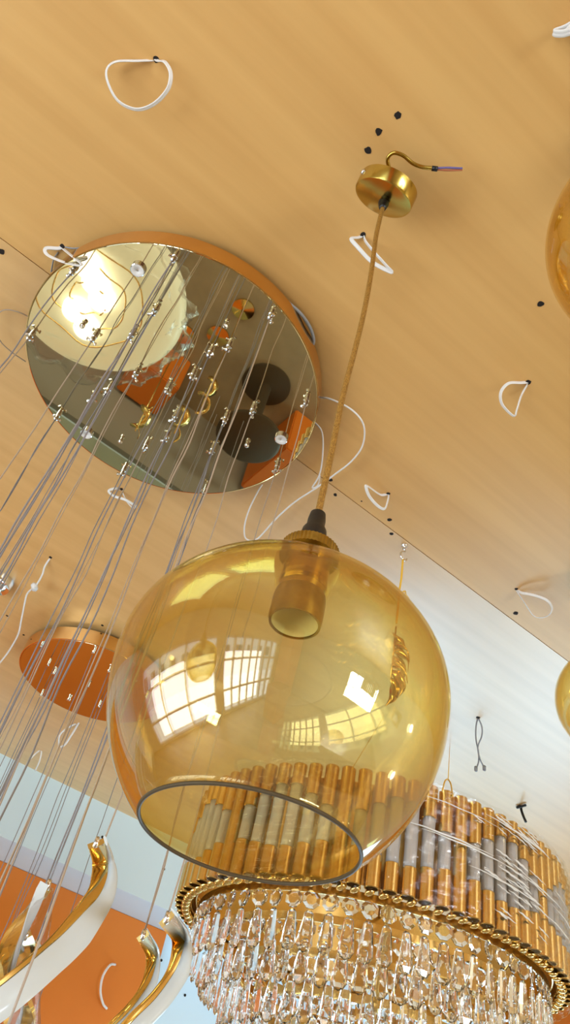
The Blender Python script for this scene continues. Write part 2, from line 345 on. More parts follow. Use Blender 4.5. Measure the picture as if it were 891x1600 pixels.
cable([(881, 47, Cz + .003), (890, 42, Cz - .01), (910, 34, Cz - .02), (905, 44, Cz - .022), (882, 52, Cz - .016), (868, 52, Cz - .01), (867, 49, Cz - .006), (883, 43, Cz - .004), (905, 30, Cz - .004)], 'white flat cable loop cut off by the upper right edge', [(a * 1.5, b * 1.5) for a, b in FLAT])
cable([(79, 871, Cz + .003), (70, 885, Cz - .01), (66, 898, Cz - .02), (56, 915, Cz - .03), (43, 927, Cz - .03), (38, 945, Cz - .04), (33, 970, Cz - .05), (28, 992, Cz - .06), (12, 1020, Cz - .07), (-8, 1045, Cz - .08)], 'long white wire drooping from the ceiling at the far left', circ(.0024, 8), 'cable', 'wire')
o = link('connector_block', box(BM(), (-.012, -.008, -.008), (.012, .008, .008), .003), M['cable']); o.location = atz(54, 917, Cz - .034); o.rotation_euler = (0, .3, .9); tag(o, 'white cable connector on the long wire at the far left', 'connector')
cable([(28, 860 + 280, Cz), (92, 1166, Cz - .05), (93, 1150, Cz - .04), (103, 1139, Cz - .02), (120, 1130, Cz + .003)][1:], 'small white hooked wire end under the orange mirroring plate', circ(.003, 7))
cable([(95, 1167, Cz - .05), (102, 1163, Cz - .045), (112, 1148, Cz - .02), (124, 1128, Cz + .003)], 'white cable end beside the hooked one under the orange mirroring plate', circ(.0035, 7))
cable([(40, 1197, Cz - .05), (48, 1185, Cz - .03), (64, 1172, Cz + .003), (62, 1188, Cz - .03), (55, 1204, Cz - .05)], 'white wire end where the ceiling meets the far bulkhead', circ(.003, 7))
# translucent wire loops
cable([(497, 621, Cz + .002), (515, 623, Cz - .008), (545, 637, Cz - .015), (564, 655, Cz - .02), (570, 675, Cz - .02), (565, 700, Cz - .02), (548, 722, Cz - .02), (525, 740, Cz - .02), (495, 762, Cz - .02), (460, 785, Cz - .02), (430, 812, Cz - .02), (402, 842, Cz - .02), (385, 842, Cz - .02), (382, 825, Cz - .02), (388, 800, Cz - .02), (402, 770, Cz - .015), (410, 757, Cz)], 'large translucent wire loop beside and below the right rim of the mirror plate', circ(.0019, 8), 'cable', 'wire')
cable([(492, 660, Cz), (502, 672, Cz - .01), (505, 692, Cz - .02), (503, 725, Cz - .02), (498, 745, Cz - .02), (488, 762, Cz - .02), (497, 758, Cz - .018), (500, 742, Cz - .01)], 'small translucent wire loop close to the lower right rim of the mirror plate', circ(.0017, 8), 'cable', 'wire')
cable([(45, 495, Cz - .004), (30, 488, Cz - .01), (12, 484, Cz - .012), (0, 488, Cz - .014), (-8, 505, Cz - .02), (0, 532, Cz - .02), (18, 550, Cz - .02), (40, 565, Cz - .01)], 'thin tan wire loop at the left edge beside the mirror plate', circ(.0012, 6), 'stringb', 'wire')
cable([(438, 462, Cz - .012), (452, 474, Cz - .014), (470, 490, Cz - .014), (484, 510, Cz - .014), (490, 528, Cz - .014), (489, 538, Cz - .016), (482, 545, Cz - .02)], 'grey cable curving along the upper right rim of the mirror plate', circ(.0032, 8), 'greycable')
# paired wires near the white part of the ceiling
bm = BM()
for P in ([(747, 1121, Cz + .004), (744, 1135, Cz - .015), (744, 1155, Cz - .04), (748, 1175, Cz - .07), (748, 1190, Cz - .09), (745, 1200, Cz - .10)], [(747, 1121, Cz + .004), (753, 1135, Cz - .02), (753, 1150, Cz - .04), (747, 1167, Cz - .06), (750, 1185, Cz - .085), (756, 1198, Cz - .10)]):
    tube(bm, [atz(*p) for p in P], .0022, 7)
t = thing('wire_pair', 'two grey wires crossing and hanging from the whitish ceiling right of the globe', 'wire', atz(747, 1121, Cz))
o = link('wires', bm, M['greycable']); o.parent = t; o.matrix_parent_inverse = Matrix.Translation(-t.location)
for q in ((744, 1201), (757, 1200)):
    p = atz(*q, Cz - .105); o = link('terminal', box(BM(), p - Vector((.005, .004, .009)), p + Vector((.005, .004, .008)), .002), M['greycable']); o.parent = t; o.matrix_parent_inverse = Matrix.Translation(-t.location)
cable([(814, 1260, Cz + .003), (815, 1266, Cz - .012), (818, 1275, Cz - .035), (822, 1284, Cz - .06)], 'black wire stub poking from the ceiling above the gold chandelier', circ(.0045, 7), 'black', 'wire')
o = cable([(814, 1258, Cz - .001), (808, 1262, Cz - .006), (822, 1258, Cz - .006)], 'black cable tie around the stub above the gold chandelier', circ(.004, 6), 'black', 'cable_tie')
# wire on the orange panel
P = [aty(*q) for q in ((180, 1507, YF - .02), (172, 1508, YF - .05), (161, 1525, YF - .05), (157, 1548, YF - .05), (161, 1568, YF - .04), (167, 1576, YF - .03))]
o = link('wire', tube(BM(), P, .005, 7), M['cable']); tag(o, 'short white wire sticking out of the orange wall panel', 'cable')

# ------------------------------------------------------------------ small downlight at far left edge
t = thing('downlight', 'small grey ceiling downlight cut off at the left edge above the orange mirroring plate', 'ceiling light', atz(-4, 905, CEIL))
link('housing', lathe(BM(), [(0, -.004), (.03, -.004), (.034, -.02), (.045, -.024), (.05, -.01), (.05, 0)], n=32), M['chrome'], t, angle=40)

# ------------------------------------------------------------------ main amber pendant
PX, PY = .280, .445
lamp = thing('glass_pendant_lamp', 'large amber glass globe pendant open at the bottom, hanging on a gold braided cord', 'pendant lamp', (PX, PY, CEIL))
L = lamp.location.copy()
def sub(o, root): o.parent = root; o.matrix_parent_inverse = Matrix.Translation(-Vector(root.location)); return o
# canopy: slightly tilted brass cup hanging just under the ceiling
cc = atz(598, 311, 2.802); v_ = (cc - EYE).normalized(); e_ = right * .43 - down * .90; e_ = (e_ - v_ * e_.dot(v_)).normalized()
cax = (v_ * math.cos(math.radians(59)) + e_ * math.sin(math.radians(59))).normalized()
can = sub(link('canopy', lathe(BM(), [(0, 0), (.043, 0), (.0465, .0012), (.0475, .0035), (.0475, .025), (.0455, .025), (.0455, .005), (0, .004)], cc, 72, cax), M['brassb'], angle=35), lamp)
n = right * .12 - down * 1.0; n = (n - cax * n.dot(cax)).normalized()
sub(link('screw', lathe(BM(), [(0, .004), (.003, .0035), (.0046, .0015), (.0046, 0)], cc + cax * .016 + (n - cax * n.dot(cax)).normalized() * .0475, 16, n), M['chrome']), lamp)
sub(link('strain_relief', lathe(BM(), [(.0085, .002), (.0085, -.006), (.0072, -.010), (.0085, -.012), (.0068, -.017), (.0075, -.019), (.0055, -.028), (.0035, -.030)], (PX - .004, PY - .002, 2.812), 20), M['black'], angle=30), lamp)
cp = [(PX - .004, PY - .002, 2.79), (PX - .003, PY + .001, 2.70), (PX + .0025, PY + .002, 2.60), (PX + .004, PY + .001, 2.50), (PX + .002, PY, 2.40), (PX - .001, PY, 2.30), (PX, PY, 2.20), (PX, PY, 2.10)]
sub(link('cord', tube(BM(), cp, .0034, 10, 12), M['cord']), lamp)
tail = [atz(612, 275, 2.838), atz(608, 262, 2.838), atz(606, 248, 2.838), atz(615, 239, 2.838), atz(630, 243, 2.838), atz(645, 255, 2.837), atz(660, 261, 2.836), atz(677, 263, 2.835)]
tl = sub(link('supply_wire', tube(BM(), tail, .0031, 9), M['brassb']), lamp)
sub(link('supply_sleeve', tube(BM(), [atz(675, 263, 2.835), atz(684, 264, 2.835)], .0040, 9, 2), M['black']), lamp)
sub(link('bare_conductor', tube(BM(), [atz(683, 262.5, 2.835), atz(700, 262, 2.835), atz(723, 263, 2.835)], .0016, 7), M['blue']), lamp)
sub(link('bare_conductor', tube(BM(), [atz(683, 265, 2.835), atz(700, 266, 2.835), atz(723, 265.5, 2.835)], .0016, 7), M['red']), lamp)
# holder
sub(link('cord_grip', lathe(BM(), [(.0036, 2.112), (.0075, 2.110), (.0085, 2.102), (.0085, 2.094), (.0115, 2.088), (.0125, 2.080), (.0115, 2.070), (.0105, 2.062)], (PX, PY, 0), 24), M['black'], angle=35), lamp)
bm = BM(); n = 96; rr = []
for r, z in ((.010, 2.068), (.022, 2.067), (.0265, 2.063), (.0265, 2.053), (.020, 2.053)):
    rr.append([bm.verts.new((PX + (r + (.0007 if (i % 2 and r > .025) else 0)) * math.cos(2 * PI * i / n), PY + (r + (.0007 if (i % 2 and r > .025) else 0)) * math.sin(2 * PI * i / n), z)) for i in range(n)])
for A, B in zip(rr, rr[1:]):
    for i in range(n): bm.faces.new((A[i], A[(i + 1) % n], B[(i + 1) % n], B[i]))
sub(link('knurled_collar', bm, M['brass'], smooth=False), lamp)
sk = sub(link('lamp_socket', lathe(BM(), [(.0205, 2.056), (.0205, 2.020), (.0195, 2.018), (.0195, 2.008)], (PX, PY, 0), 48), M['brassb'], angle=35), lamp)
sub(link('socket_ring', lathe(BM(), [(.0195, 2.012), (.0220, 2.010), (.0230, 2.004), (.0230, 1.984), (.0220, 1.980), (.0200, 1.980), (.0195, 1.984)], (PX, PY, 0), 48), M['brass'], angle=35), lamp)
sub(link('socket_insert', lathe(BM(), [(.0198, 1.981), (.0180, 1.986), (.0150, 2.000), (.0135, 2.004), (.0135, 2.025), (0, 2.027)], (PX, PY, 0), 40), M['ceramic'], angle=50), lamp)
# glass shade, two surfaces
GC = 1.915
def gp(th):                                  # outline of the outer surface
    b = .105 if th > 0 else .143
    return (.130 * math.cos(th), GC + b * math.sin(th))
t1 = math.acos(.0215 / .130); t0 = -math.asin(.115 / .143)
out = [gp(t0 + (t1 - t0) * i / 60) for i in range(61)]
inn = [(r - .0022 * math.cos(t0 + (t1 - t0) * i / 60), z - .0022 * math.sin(t0 + (t1 - t0) * i / 60)) for i, (r, z) in enumerate(out)]
out += [(.0212, GC + .108), (.0212, 2.053)]; inn += [(.0206, 2.053)]
sh = sub(link('glass_shade', lathe(BM(), out + inn[::-1] + [out[0]], (PX, PY, 0), 128), M['globe']), lamp)
r0, z0 = out[0]
rim = link('shade_rim', sweep(BM(), [(PX + (r0 - .001) * math.cos(2 * PI * i / 96), PY + (r0 - .001) * math.sin(2 * PI * i / 96), z0) for i in range(96)], circ(.0014, 10), True), M['rimglass'])
rim.parent = sh

# ------------------------------------------------------------------ two more amber globes at the right edge
def side_globe(px, py, z, r, label):
    p = atz(px, py, z); t = thing('glass_pendant_lamp', label, 'pendant lamp', (p.x, p.y, CEIL), 'amber globe pendants')
    oz = p.z - CEIL
    a0 = -1.0
    pr = [(r * math.cos(a0 + (1.35 - a0) * i / 40), oz + r * math.sin(a0 + (1.35 - a0) * i / 40)) for i in range(41)]
    pi_ = [(q[0] * .982, oz + (q[1] - oz) * .982) for q in pr]
    s = link('glass_shade', lathe(BM(), pr + pi_[::-1] + [pr[0]], n=80), M['globe'], t)
    top = oz + r
    link('lamp_socket', lathe(BM(), [(.003, top + .05), (.010, top + .04), (.012, top + .02), (.026, top + .012), (.026, top - .002), (.020, top - .004), (.020, top - .05), (0, top - .052)], n=32), M['brass'], t, angle=35)
    link('cord', tube(BM(), [(0, 0, top + .04), (0, .001, top / 2), (0, 0, -.02)], .0034, 8), M['cord'], t)
    link('canopy', lathe(BM(), [(0, -.028), (.050, -.028), (.0535, -.025), (.0535, -.001)], n=48), M['brassb'], t, angle=35)
    return t
def place_globe(o, x, y, z, label): o.location = (x, y, CEIL); o['label'] = label
side_globe(1035, 375, 2.56, .135, 'amber glass globe cut off by the right edge, level with the brass canopy')
side_globe(960, 1096, atd(960, 1096, 1.75).z, .115, 'amber glass globe cut off by the right edge beside the large globe')

g3 = side_globe(960, 1096, 1.8, .12, 'x'); place_globe(g3, -.40, .34, 0, 'amber glass globe left of the viewer, mirrored as an egg shape in the big globe')
# ------------------------------------------------------------------ spiral pendant chandelier under the round mirror plate
ZP = 2.815; DC = Vector((.225, 1.010, 0)); DR = .301
sp = thing('spiral_chandelier', 'round champagne mirror plate with many cords holding twisted gold and white spiral pendants', 'chandelier', (DC.x, DC.y, CEIL))
SL = Vector(sp.location)
link('mirror_plate', lathe(BM(), [(0, ZP - CEIL), (DR - .0012, ZP - CEIL), (DR, ZP - CEIL + .0012), (DR, ZP - CEIL + .004), (0, ZP - CEIL + .004)], n=160), M['mirror'], sp, angle=30)
link('plate_rim', lathe(BM(), [(DR, ZP - CEIL + .0005), (DR + .002, ZP - CEIL + .001), (DR + .003, ZP - CEIL + .040), (DR - .01, ZP - CEIL + .042), (DR - .012, ZP - CEIL + .006)], n=160), M['rim'], sp, angle=30)
link('mounting_frame', lathe(BM(), [(DR - .05, ZP - CEIL + .004), (DR - .05, 0), (DR - .055, 0), (DR - .055, ZP - CEIL + .004)], n=64), M['dark'], sp, angle=30)
conn = [(117, 420), (275, 399), (425, 489), (244, 483), (149, 524), (207, 521), (50, 522), (214, 581), (330, 548), (359, 539), (303, 583), (171, 606), (148, 617), (92, 647), (264, 605), (229, 693), (194, 733), (262, 680), (396, 638), (354, 651), (480, 623), (434, 726), (333, 700), (322, 762), (275, 648)]
ends = {(396, 638): (150, 1318), (434, 726): (233, 1465), (480, 623): (276, 1440), (333, 700): (47, 1465), (354, 651): (104, 1394), (322, 762): (117, 1495), (425, 489): (8, 1620)}
gripm = None
def grip_bm():
    bm = BM(); lathe(bm, [(.0025, 0), (.0055, 0), (.0055, -.007), (.0042, -.008), (.0042, -.014), (.0048, -.0145), (.0048, -.019), (.002, -.021)], n=16)
    for a in (0.4, 2.6):
        d = Vector((math.cos(a), math.sin(a), 0)); lathe(bm, [(.0018, .004), (.0018, .008), (.0034, .0085), (.0036, .011), (0, .0115)], d * 0 + Vector((0, 0, -.0165)), 10, d)
    return bm
g0 = None
def helix(axis_top, length, R, turns, ph, r_grow=0):
    n = int(40 * turns) + 1; return [axis_top + Vector((R * min(1, i / n * 5) * math.cos(ph + 2 * PI * turns * i / n), R * min(1, i / n * 5) * math.sin(ph + 2 * PI * turns * i / n), -length * i / n)) for i in range(n + 1)]
def gold_white(P, parent, wg=.010, ww=.024, ref=None, bag=False, twist=None, thin=1.0):
    """twisted light strip: gold channel beside a white diffuser"""
    g = [(-.003, -wg), (.003, -wg), (.004, -wg * .6), (.004, wg * .6), (.003, wg), (-.003, wg)]
    def gw(t): return wg * (1 + (thin - 1) * min(1, max(0, t - .2) / .35))
    def gsec(t): q_ = gw(t); return [(-.003, -q_), (.003, -q_), (.004, -q_ * .6), (.004, q_ * .6), (.003, q_), (-.003, q_)]
    o = sub(link('spiral_pendant', sweep(BM(), P, g, ref=ref, twist=twist, secf=gsec), M['goldb'], angle=35), parent)
    def wsec(t):
        ww_ = ww * (.12 + .88 * min(1, t * 2.2) ** 1.2); wq = gw(t); return [(-.004, -wq), (.004, -wq), (.007, -wq - ww_ * .3), (.007, -wq - ww_ * .7), (.003, -wq - ww_), (-.003, -wq - ww_), (-.006, -wq - ww_ * .5)]
    w = [(-.004, -wg), (.004, -wg), (.008, -wg - ww * .3), (.009, -wg - ww * .7), (.004, -wg - ww), (-.004, -wg - ww), (-.006, -wg - ww * .5)]
    d = link('diffuser', sweep(BM(), P, w, ref=ref, twist=twist, secf=wsec), M['acrylic'], angle=60); d.parent = o
    c = link('end_cap', lathe(BM(), [(0, .004), (.0025, .004), (.0032, 0), (.0032, -.008), (0, -.010)], P[0] + Vector((0, 0, .004)), 12), M['chrome']); c.parent = o
    if bag:
        n = len(P); mid = [P[0] + (P[-1] - P[0]) * k / 14 for k in range(15)]
        bmb = BM(); Lh = 14
        sweep(bmb, mid, [(1.0 * math.cos(a) * (.8 + .2 * math.sin(3 * a + 1)), 1.0 * math.sin(a) * (.55 + .15 * math.sin(5 * a))) for a in [2 * PI * q / 20 for q in range(20)]], scale=lambda t: .006 + .065 * math.sin(min(1, t * 1.6 + .02) * PI / 2) * (1 + .12 * math.sin(t * 25)))
        b = link('plastic_bag', bmb, M['bag']); b.parent = o
    return o
rnd = random.Random(3)
g0 = None
for ci, q in enumerate(conn):
    p = atz(*q, ZP)
    if g0 is None: g0 = link('cord_grip', grip_bm(), M['chrome'], sp, angle=35); g = g0
    else: g = g0.copy(); COL.objects.link(g); g.parent = sp
    g.location = (p.x - SL.x, p.y - SL.y, ZP - CEIL); g.rotation_euler = (0, 0, rnd.uniform(0, 6))
    if q in ends: z0 = zof(*ends[q], p.x, p.y)
    else: z0 = rnd.uniform(1.25, 1.60)
    bm = BM(); nseg = max(6, int((ZP - z0) / .09)); A = []; B = []; ph = rnd.uniform(0, 6)
    for k in range(nseg + 1):
        t = k / nseg; z = ZP - .018 + (z0 - ZP + .018) * t; e = math.sin(t * PI)
        s = rnd.uniform(-.0035, .0035) * (1 if 0 < k < nseg else 0)
        A.append((p.x + s, p.y + rnd.uniform(-.003, .003) * e, z)); B.append((p.x + .006 * e * math.cos(ph + t * 3) + rnd.uniform(-.002, .002) * e, p.y + .006 * e * math.sin(ph + t * 3), z))
    tube(bm, A, .0012, 6, 3)
    if ci % 2: tube(bm, B, .0008, 5, 3)
    sub(link('cord', bm, M['stringb'] if rnd.random() < .6 else M['string']), sp)
    top = Vector((p.x, p.y, z0))
    if q == (396, 638):
        P = spline([atd(150, 1318, (top - EYE).length), atd(156, 1345, 1.12), atd(155, 1370, 1.11), atd(146, 1395, 1.09), atd(124, 1422, 1.06), atd(88, 1462, 1.03), atd(45, 1500, 1.00), atd(0, 1536, .98), atd(-60, 1580, .97), atd(-120, 1650, .98), atd(-130, 1740, 1.02)], 6)
        cref = (EYE - P[14]).normalized()
        gold_white(P, sp, .010, .029, ref=cref, thin=.3)
    elif q == (434, 726):
        P = spline([top, atd(236, 1490, 1.30), atd(233, 1520, 1.29), atd(222, 1545, 1.27), atd(200, 1575, 1.24), atd(170, 1605, 1.22), atd(140, 1640, 1.22)], 6)
        gold_white(P, sp, .008, .011, thin=.5, ref=(EYE - P[10]).normalized())
    elif q == (480, 623):
        P = spline([top, atd(278, 1465, 1.22), atd(276, 1490, 1.21), atd(265, 1520, 1.20), atd(240, 1555, 1.18), atd(205, 1590, 1.16), atd(160, 1640, 1.15)], 6)
        gold_white(P, sp, .009, .019, thin=.5, ref=(EYE - P[10]).normalized())
    elif q == (333, 700):
        P = spline([top, atd(46, 1480, 1.22), atd(34, 1490, 1.21), atd(18, 1505, 1.20), atd(5, 1522, 1.18), atd(-8, 1545, 1.16), atd(-20, 1580, 1.15)], 6)
        gold_white([p_ for p_ in P], sp, .007, .014, ref=-(EYE - P[10]).normalized())
    else:
        tw = rnd.uniform(1.0, 1.6); P = helix(top, rnd.uniform(.34, .46), .028, tw, rnd.uniform(0, 6))
        P[0] = top
        gold_white(P, sp, .009, .014, ref=Vector((0, 0, 1)), bag=(ci % 2 == 0 or q in ends))
for q in ((131, 505.5), (354, 505.5), (190, 686), (387, 692)):
    p = atz(*q, ZP); sub(link('screw', lathe(BM(), [(.0035, 0), (.0035, -.004), (.005, -.005), (.0052, -.010), (.003, -.013), (0, -.0135)], p, 16), M['chrome'], angle=35), sp)
for q in ((216.5, 420), (136, 676), (440, 684)):
    p = atz(*q, ZP); a = sub(link('cap_nut', lathe(BM(), [(.0135, 0), (.0135, -.006), (.012, -.0068)], p, 28), M['chrome'], angle=35), sp)
    f_ = link('nut_face', lathe(BM(), [(.012, -.0066), (.003, -.0066), (.003, -.003), (0, -.003)], p, 28), M['cable']); f_.parent = a

# gold spiral lamps standing on the floor, seen only in the mirror plate
for i_, (px, py, lb) in enumerate(((214, 668, 'beside the orange plinth'), (275, 672, 'left of the dark round table'), (318, 630, 'above the dark round table'))):
    p = atz(px, py, ZP); d = ray(px, py); q = p + Vector((d.x, d.y, -d.z)) * ((ZP - .95) / d.z)
    q.y = min(q.y, YF - .12)
    w = thing('gold_spiral_lamp', 'gold twisted floor lamp mirrored in the round plate, ' + lb, 'floor lamp', (q.x, q.y, 0), 'gold spiral lamps mirrored in the plate')
    link('base', lathe(BM(), [(0, 0), (.07, 0), (.07, .012), (.008, .02)], n=32), M['goldb'], w, angle=40)
    link('stem', tube(BM(), [(0, 0, .01), (0, 0, .98)], .004, 8, 2), M['goldb'], w)
    hp_ = [Vector((.030 * math.cos(j * .55 + i_), .030 * math.sin(j * .55 + i_), .72 + .013 * j)) for j in range(24)]
    link('gold_ribbon', sweep(BM(), hp_, [(-.016, -.002), (.016, -.002), (.016, .002), (-.016, .002)], twist=lambda t: t * 5, scale=lambda t: .3 + math.sin(PI * t)), M['goldb'], w)

# ------------------------------------------------------------------ second round plate farther back
P2 = Vector((.685, 2.216, CEIL)); R2 = .236
s2 = thing('spiral_chandelier', 'smaller round gold-rimmed plate mirroring orange, farther back at the left behind the cords', 'chandelier', P2)
link('mirror_plate', lathe(BM(), [(0, -.055), (R2 - .001, -.055), (R2, -.053), (R2, -.05), (0, -.05)], n=128), M['mirror'], s2, angle=30)
link('plate_rim', lathe(BM(), [(R2, -.0545), (R2 + .003, -.054), (R2 + .004, -.010), (R2 - .01, -.008), (R2 - .012, -.05)], n=128), M['rim'], s2, angle=30)
link('mounting_frame', lathe(BM(), [(R2 - .04, -.05), (R2 - .04, 0), (R2 - .045, 0), (R2 - .045, -.05)], n=48), M['dark'], s2, angle=30)
for q in ((66, 1005.5), (148, 1015), (77, 1034), (86, 1048), (172, 1044.5), (176, 1059), (139, 1068), (156, 1099), (66, 1082), (212, 1060), (230, 1085)):
    p = atz(*q, ZP)
    g = g0.copy(); COL.objects.link(g); g.parent = s2; g.scale = (.6, .6, .6); g.location = p - P2; g.rotation_euler = (0, 0, rnd.uniform(0, 6))
    A = []; z1 = rnd.uniform(1.3, 1.5)
    for k in range(15):
        t = k / 14; A.append((p.x - P2.x + rnd.uniform(-.003, .003) * math.sin(t * PI), p.y - P2.y + rnd.uniform(-.003, .003), ZP - .018 - CEIL + (z1 - ZP) * t))
    link('cord', tube(BM(), A, .0012, 5, 3), M['string'], s2)
p = atz(108.6, 1090, ZP); sub(link('screw', lathe(BM(), [(.004, 0), (.004, -.004), (.006, -.005), (.006, -.010), (0, -.0135)], p, 16), M['chrome'], angle=35), s2)

# ------------------------------------------------------------------ big gold tube and crystal chandelier
CS = .714; CC = Vector((1.218, 1.359, 2.10)); EA, EB = .606, .515
ch = thing('crystal_chandelier', 'big oval gold tube chandelier with tiers of cut crystal drops, wrapped in stretch film', 'chandelier', CC); ch.scale = (CS, CS, CS)
def ell(s, n, z=0, off=0):
    # evenly spaced points of the scaled ellipse
    m = 2000; pts = [Vector((EA * s * math.cos(2 * PI * i / m), EB * s * math.sin(2 * PI * i / m), z)) for i in range(m + 1)]
    acc = [0]
    for a, b in zip(pts, pts[1:]): acc.append(acc[-1] + (b - a).length)
    out = []; j = 0
    for k in range(n):
        d = acc[-1] * (k + off) / n
        while acc[j + 1] < d: j += 1
        out.append(pts[j])
    return out
NT = 77; TH = .30; TR = .0195
cache = {}
def hollow(z0, z1):
    k = (round(z0, 3), round(z1, 3))
    if k not in cache:
        bm = BM(); lathe(bm, [(TR - .0035, z0), (TR - .002, z0 - .001), (TR, z0 + .001), (TR, z1 - .001), (TR - .002, z1 + .001), (TR - .0035, z1), (TR - .0035, z0)], n=24)
        o = link('gold_tube', bm, M['gold'], ch, angle=40); cache[k] = o; return o, True
    return cache[k], False
def put(k, x, y, z0, z1):
    o, new = hollow(z0, z1)
    if not new: o = o.copy(); COL.objects.link(o)
    o.parent = ch; o.location = (x, y, 0)
gl = {}
for k, p in enumerate(ell(1, NT)):
    ph = (k + 2) % 7
    if ph == 0: put(k, p.x, p.y, 0, TH)
    else:
        d = abs(ph - 3.5) - .5                     # 0 in the middle of the diamond
        lo = TH * (.235 + .035 * d); hi = TH * (.80 - .09 * d)
        put(k, p.x, p.y, 0, lo); put(k, p.x, p.y, hi, TH)
        kk = round(d)
        if kk not in gl:
            bm = BM(); n = 20; rings = []
            for iz in range(9):
                z = lo + (hi - lo) * iz / 8; rings.append([bm.verts.new(((TR - .0025 - (.0016 if i % 2 else 0)) * math.cos(2 * PI * i / n + iz * .12), (TR - .0025 - (.0016 if i % 2 else 0)) * math.sin(2 * PI * i / n + iz * .12), z)) for i in range(n)])
            for A, B in zip(rings, rings[1:]):
                for i in range(n): bm.faces.new((A[i], A[(i + 1) % n], B[(i + 1) % n], B[i]))
            bm.faces.new(rings[0][::-1]); bm.faces.new(rings[-1])
            gl[kk] = link('crystal_tube', bm, M['crystaltube'], ch); o = gl[kk]
        else: o = gl[kk].copy(); COL.objects.link(o); o.parent = ch
        o.location = (p.x, p.y, 0)
# inner metal band behind the tubes, in two hoops
for z in (.02, TH - .03):
    pts = ell(.955, 120, z); link('hoop', sweep(BM(), pts, [(-.008, -.002), (.008, -.002), (.008, .002), (-.008, .002)], True, ref=Vector((0, 0, 1))), M['gold'], ch, angle=30)
band = link('inner_band', sweep(BM(), ell(.93, 120, TH / 2), [(-.13, -.0015), (.13, -.0015), (.13, .0015), (-.13, .0015)], True, ref=Vector((0, 0, 1))), M['gold'], ch, angle=30)
# beaded trim round the lower edge
bm = BM(); nb = 96
for k, p in enumerate(ell(.975, nb, -.004)):
    a = math.atan2(p.y / EB, p.x / EA); tg = Vector((-EA * math.sin(a), EB * math.cos(a), 0)).normalized(); nn = Vector((tg.y, -tg.x, 0))
    r = bmesh.ops.create_uvsphere(bm, u_segments=10, v_segments=8, radius=1)
    for v in r['verts']:
        c = v.co.copy(); v.co = p + tg * (c.x * .0125 + c.z * .006) + nn * c.y * .014 + Vector((0, 0, c.z * .010))
link('beaded_trim', bm, M['goldb'], ch)
# tier rings and crossing frame
TIERS = [(.91, -.006, .150, 66, 0), (.81, -.055, .155, 60, 1), (.69, -.115, .165, 50, 1), (.56, -.185, .175, 40, 1), (.43, -.25, .18, 30, 1), (.29, -.32, .18, 20, 1), (.12, -.39, .18, 8, 1)]
for s, z, ln, n, hasring in TIERS:
    link('tier_ring', sweep(BM(), ell(s, 100, z), [(-.010, -.0025), (.010, -.0025), (.010, .0025), (-.010, .0025)], True, ref=Vector((0, 0, 1))), M['gold'], ch, angle=30)
for a in range(8):
    q = 2 * PI * a / 8 + .2; c, s_ = math.cos(q), math.sin(q)
    link('frame_rod', tube(BM(), [(EA * .95 * c, EB * .95 * s_, .05), (EA * .80 * c, EB * .80 * s_, -.05), (EA * .55 * c, EB * .55 * s_, -.185), (EA * .12 * c, EB * .12 * s_, -.40)], .006, 8, 5), M['goldb'], ch)
for a in range(4):
    q = PI * a / 4 + .1; c, s_ = math.cos(q), math.sin(q)
    link('cross_bar', tube(BM(), [(EA * .93 * c, EB * .93 * s_, TH - .02), (-EA * .93 * c, -EB * .93 * s_, TH - .02)], .007, 8, 2), M['gold'], ch)
# crystals: faceted octagon bead over a long pointed prism
def drop_bm(ln, w, seed):
    bm = BM(); r = random.Random(seed)
    # bead
    z = -.004; R = w * .55; n = 8
    T = [bm.verts.new((R * math.cos(2 * PI * i / n + .39), .0022, z - R + R * math.sin(2 * PI * i / n + .39))) for i in range(n)]
    T2 = [bm.verts.new((R * .6 * math.cos(2 * PI * i / n + .39), .0045, z - R + R * .6 * math.sin(2 * PI * i / n + .39))) for i in range(n)]
    B = [bm.verts.new((v.co.x, -v.co.y, v.co.z)) for v in T]; B2 = [bm.verts.new((v.co.x, -v.co.y, v.co.z)) for v in T2]
    bm.faces.new(T2); bm.faces.new(B2[::-1])
    for i in range(n):
        j = (i + 1) % n
        bm.faces.new((T[i], T[j], T2[j], T2[i])); bm.faces.new((B[j], B[i], B2[i], B2[j])); bm.faces.new((T[j], T[i], B[i], B[j]))
    # prism
    z0 = z - 2 * R - .003; L_ = ln - 2 * R - .007; k = 6; rings = []
    for t, ww, dd in ((0, .25, .3), (.06, .55, .7), (.55, .85, 1), (.80, 1.0, 1.0), (.93, .62, .7)):
        rings.append([bm.verts.new((w * .5 * ww * math.cos(2 * PI * i / k), .009 * dd * math.sin(2 * PI * i / k), z0 - L_ * t)) for i in range(k)])
    tip = bm.verts.new((0, 0, z0 - L_)); bm.faces.new(rings[0])
    for A, C in zip(rings, rings[1:]):
        for i in range(k): bm.faces.new((A[i], A[(i + 1) % k], C[(i + 1) % k], C[i]))
    for i in range(k): bm.faces.new((rings[-1][i], rings[-1][(i + 1) % k], tip))
    return bm
drops = []
protos = {}
for ti, (s, z, ln, n, hr) in enumerate(TIERS):
    for k, p in enumerate(ell(s, n, z)):
        drops.append((ti, p, ln, math.atan2(p.y / EB, p.x / EA) + PI / 2 + rnd.uniform(-.35, .35)))
eye_l = (EYE - CC) / CS
drops.sort(key=lambda d: (d[1] - eye_l).length)
rest = BM()
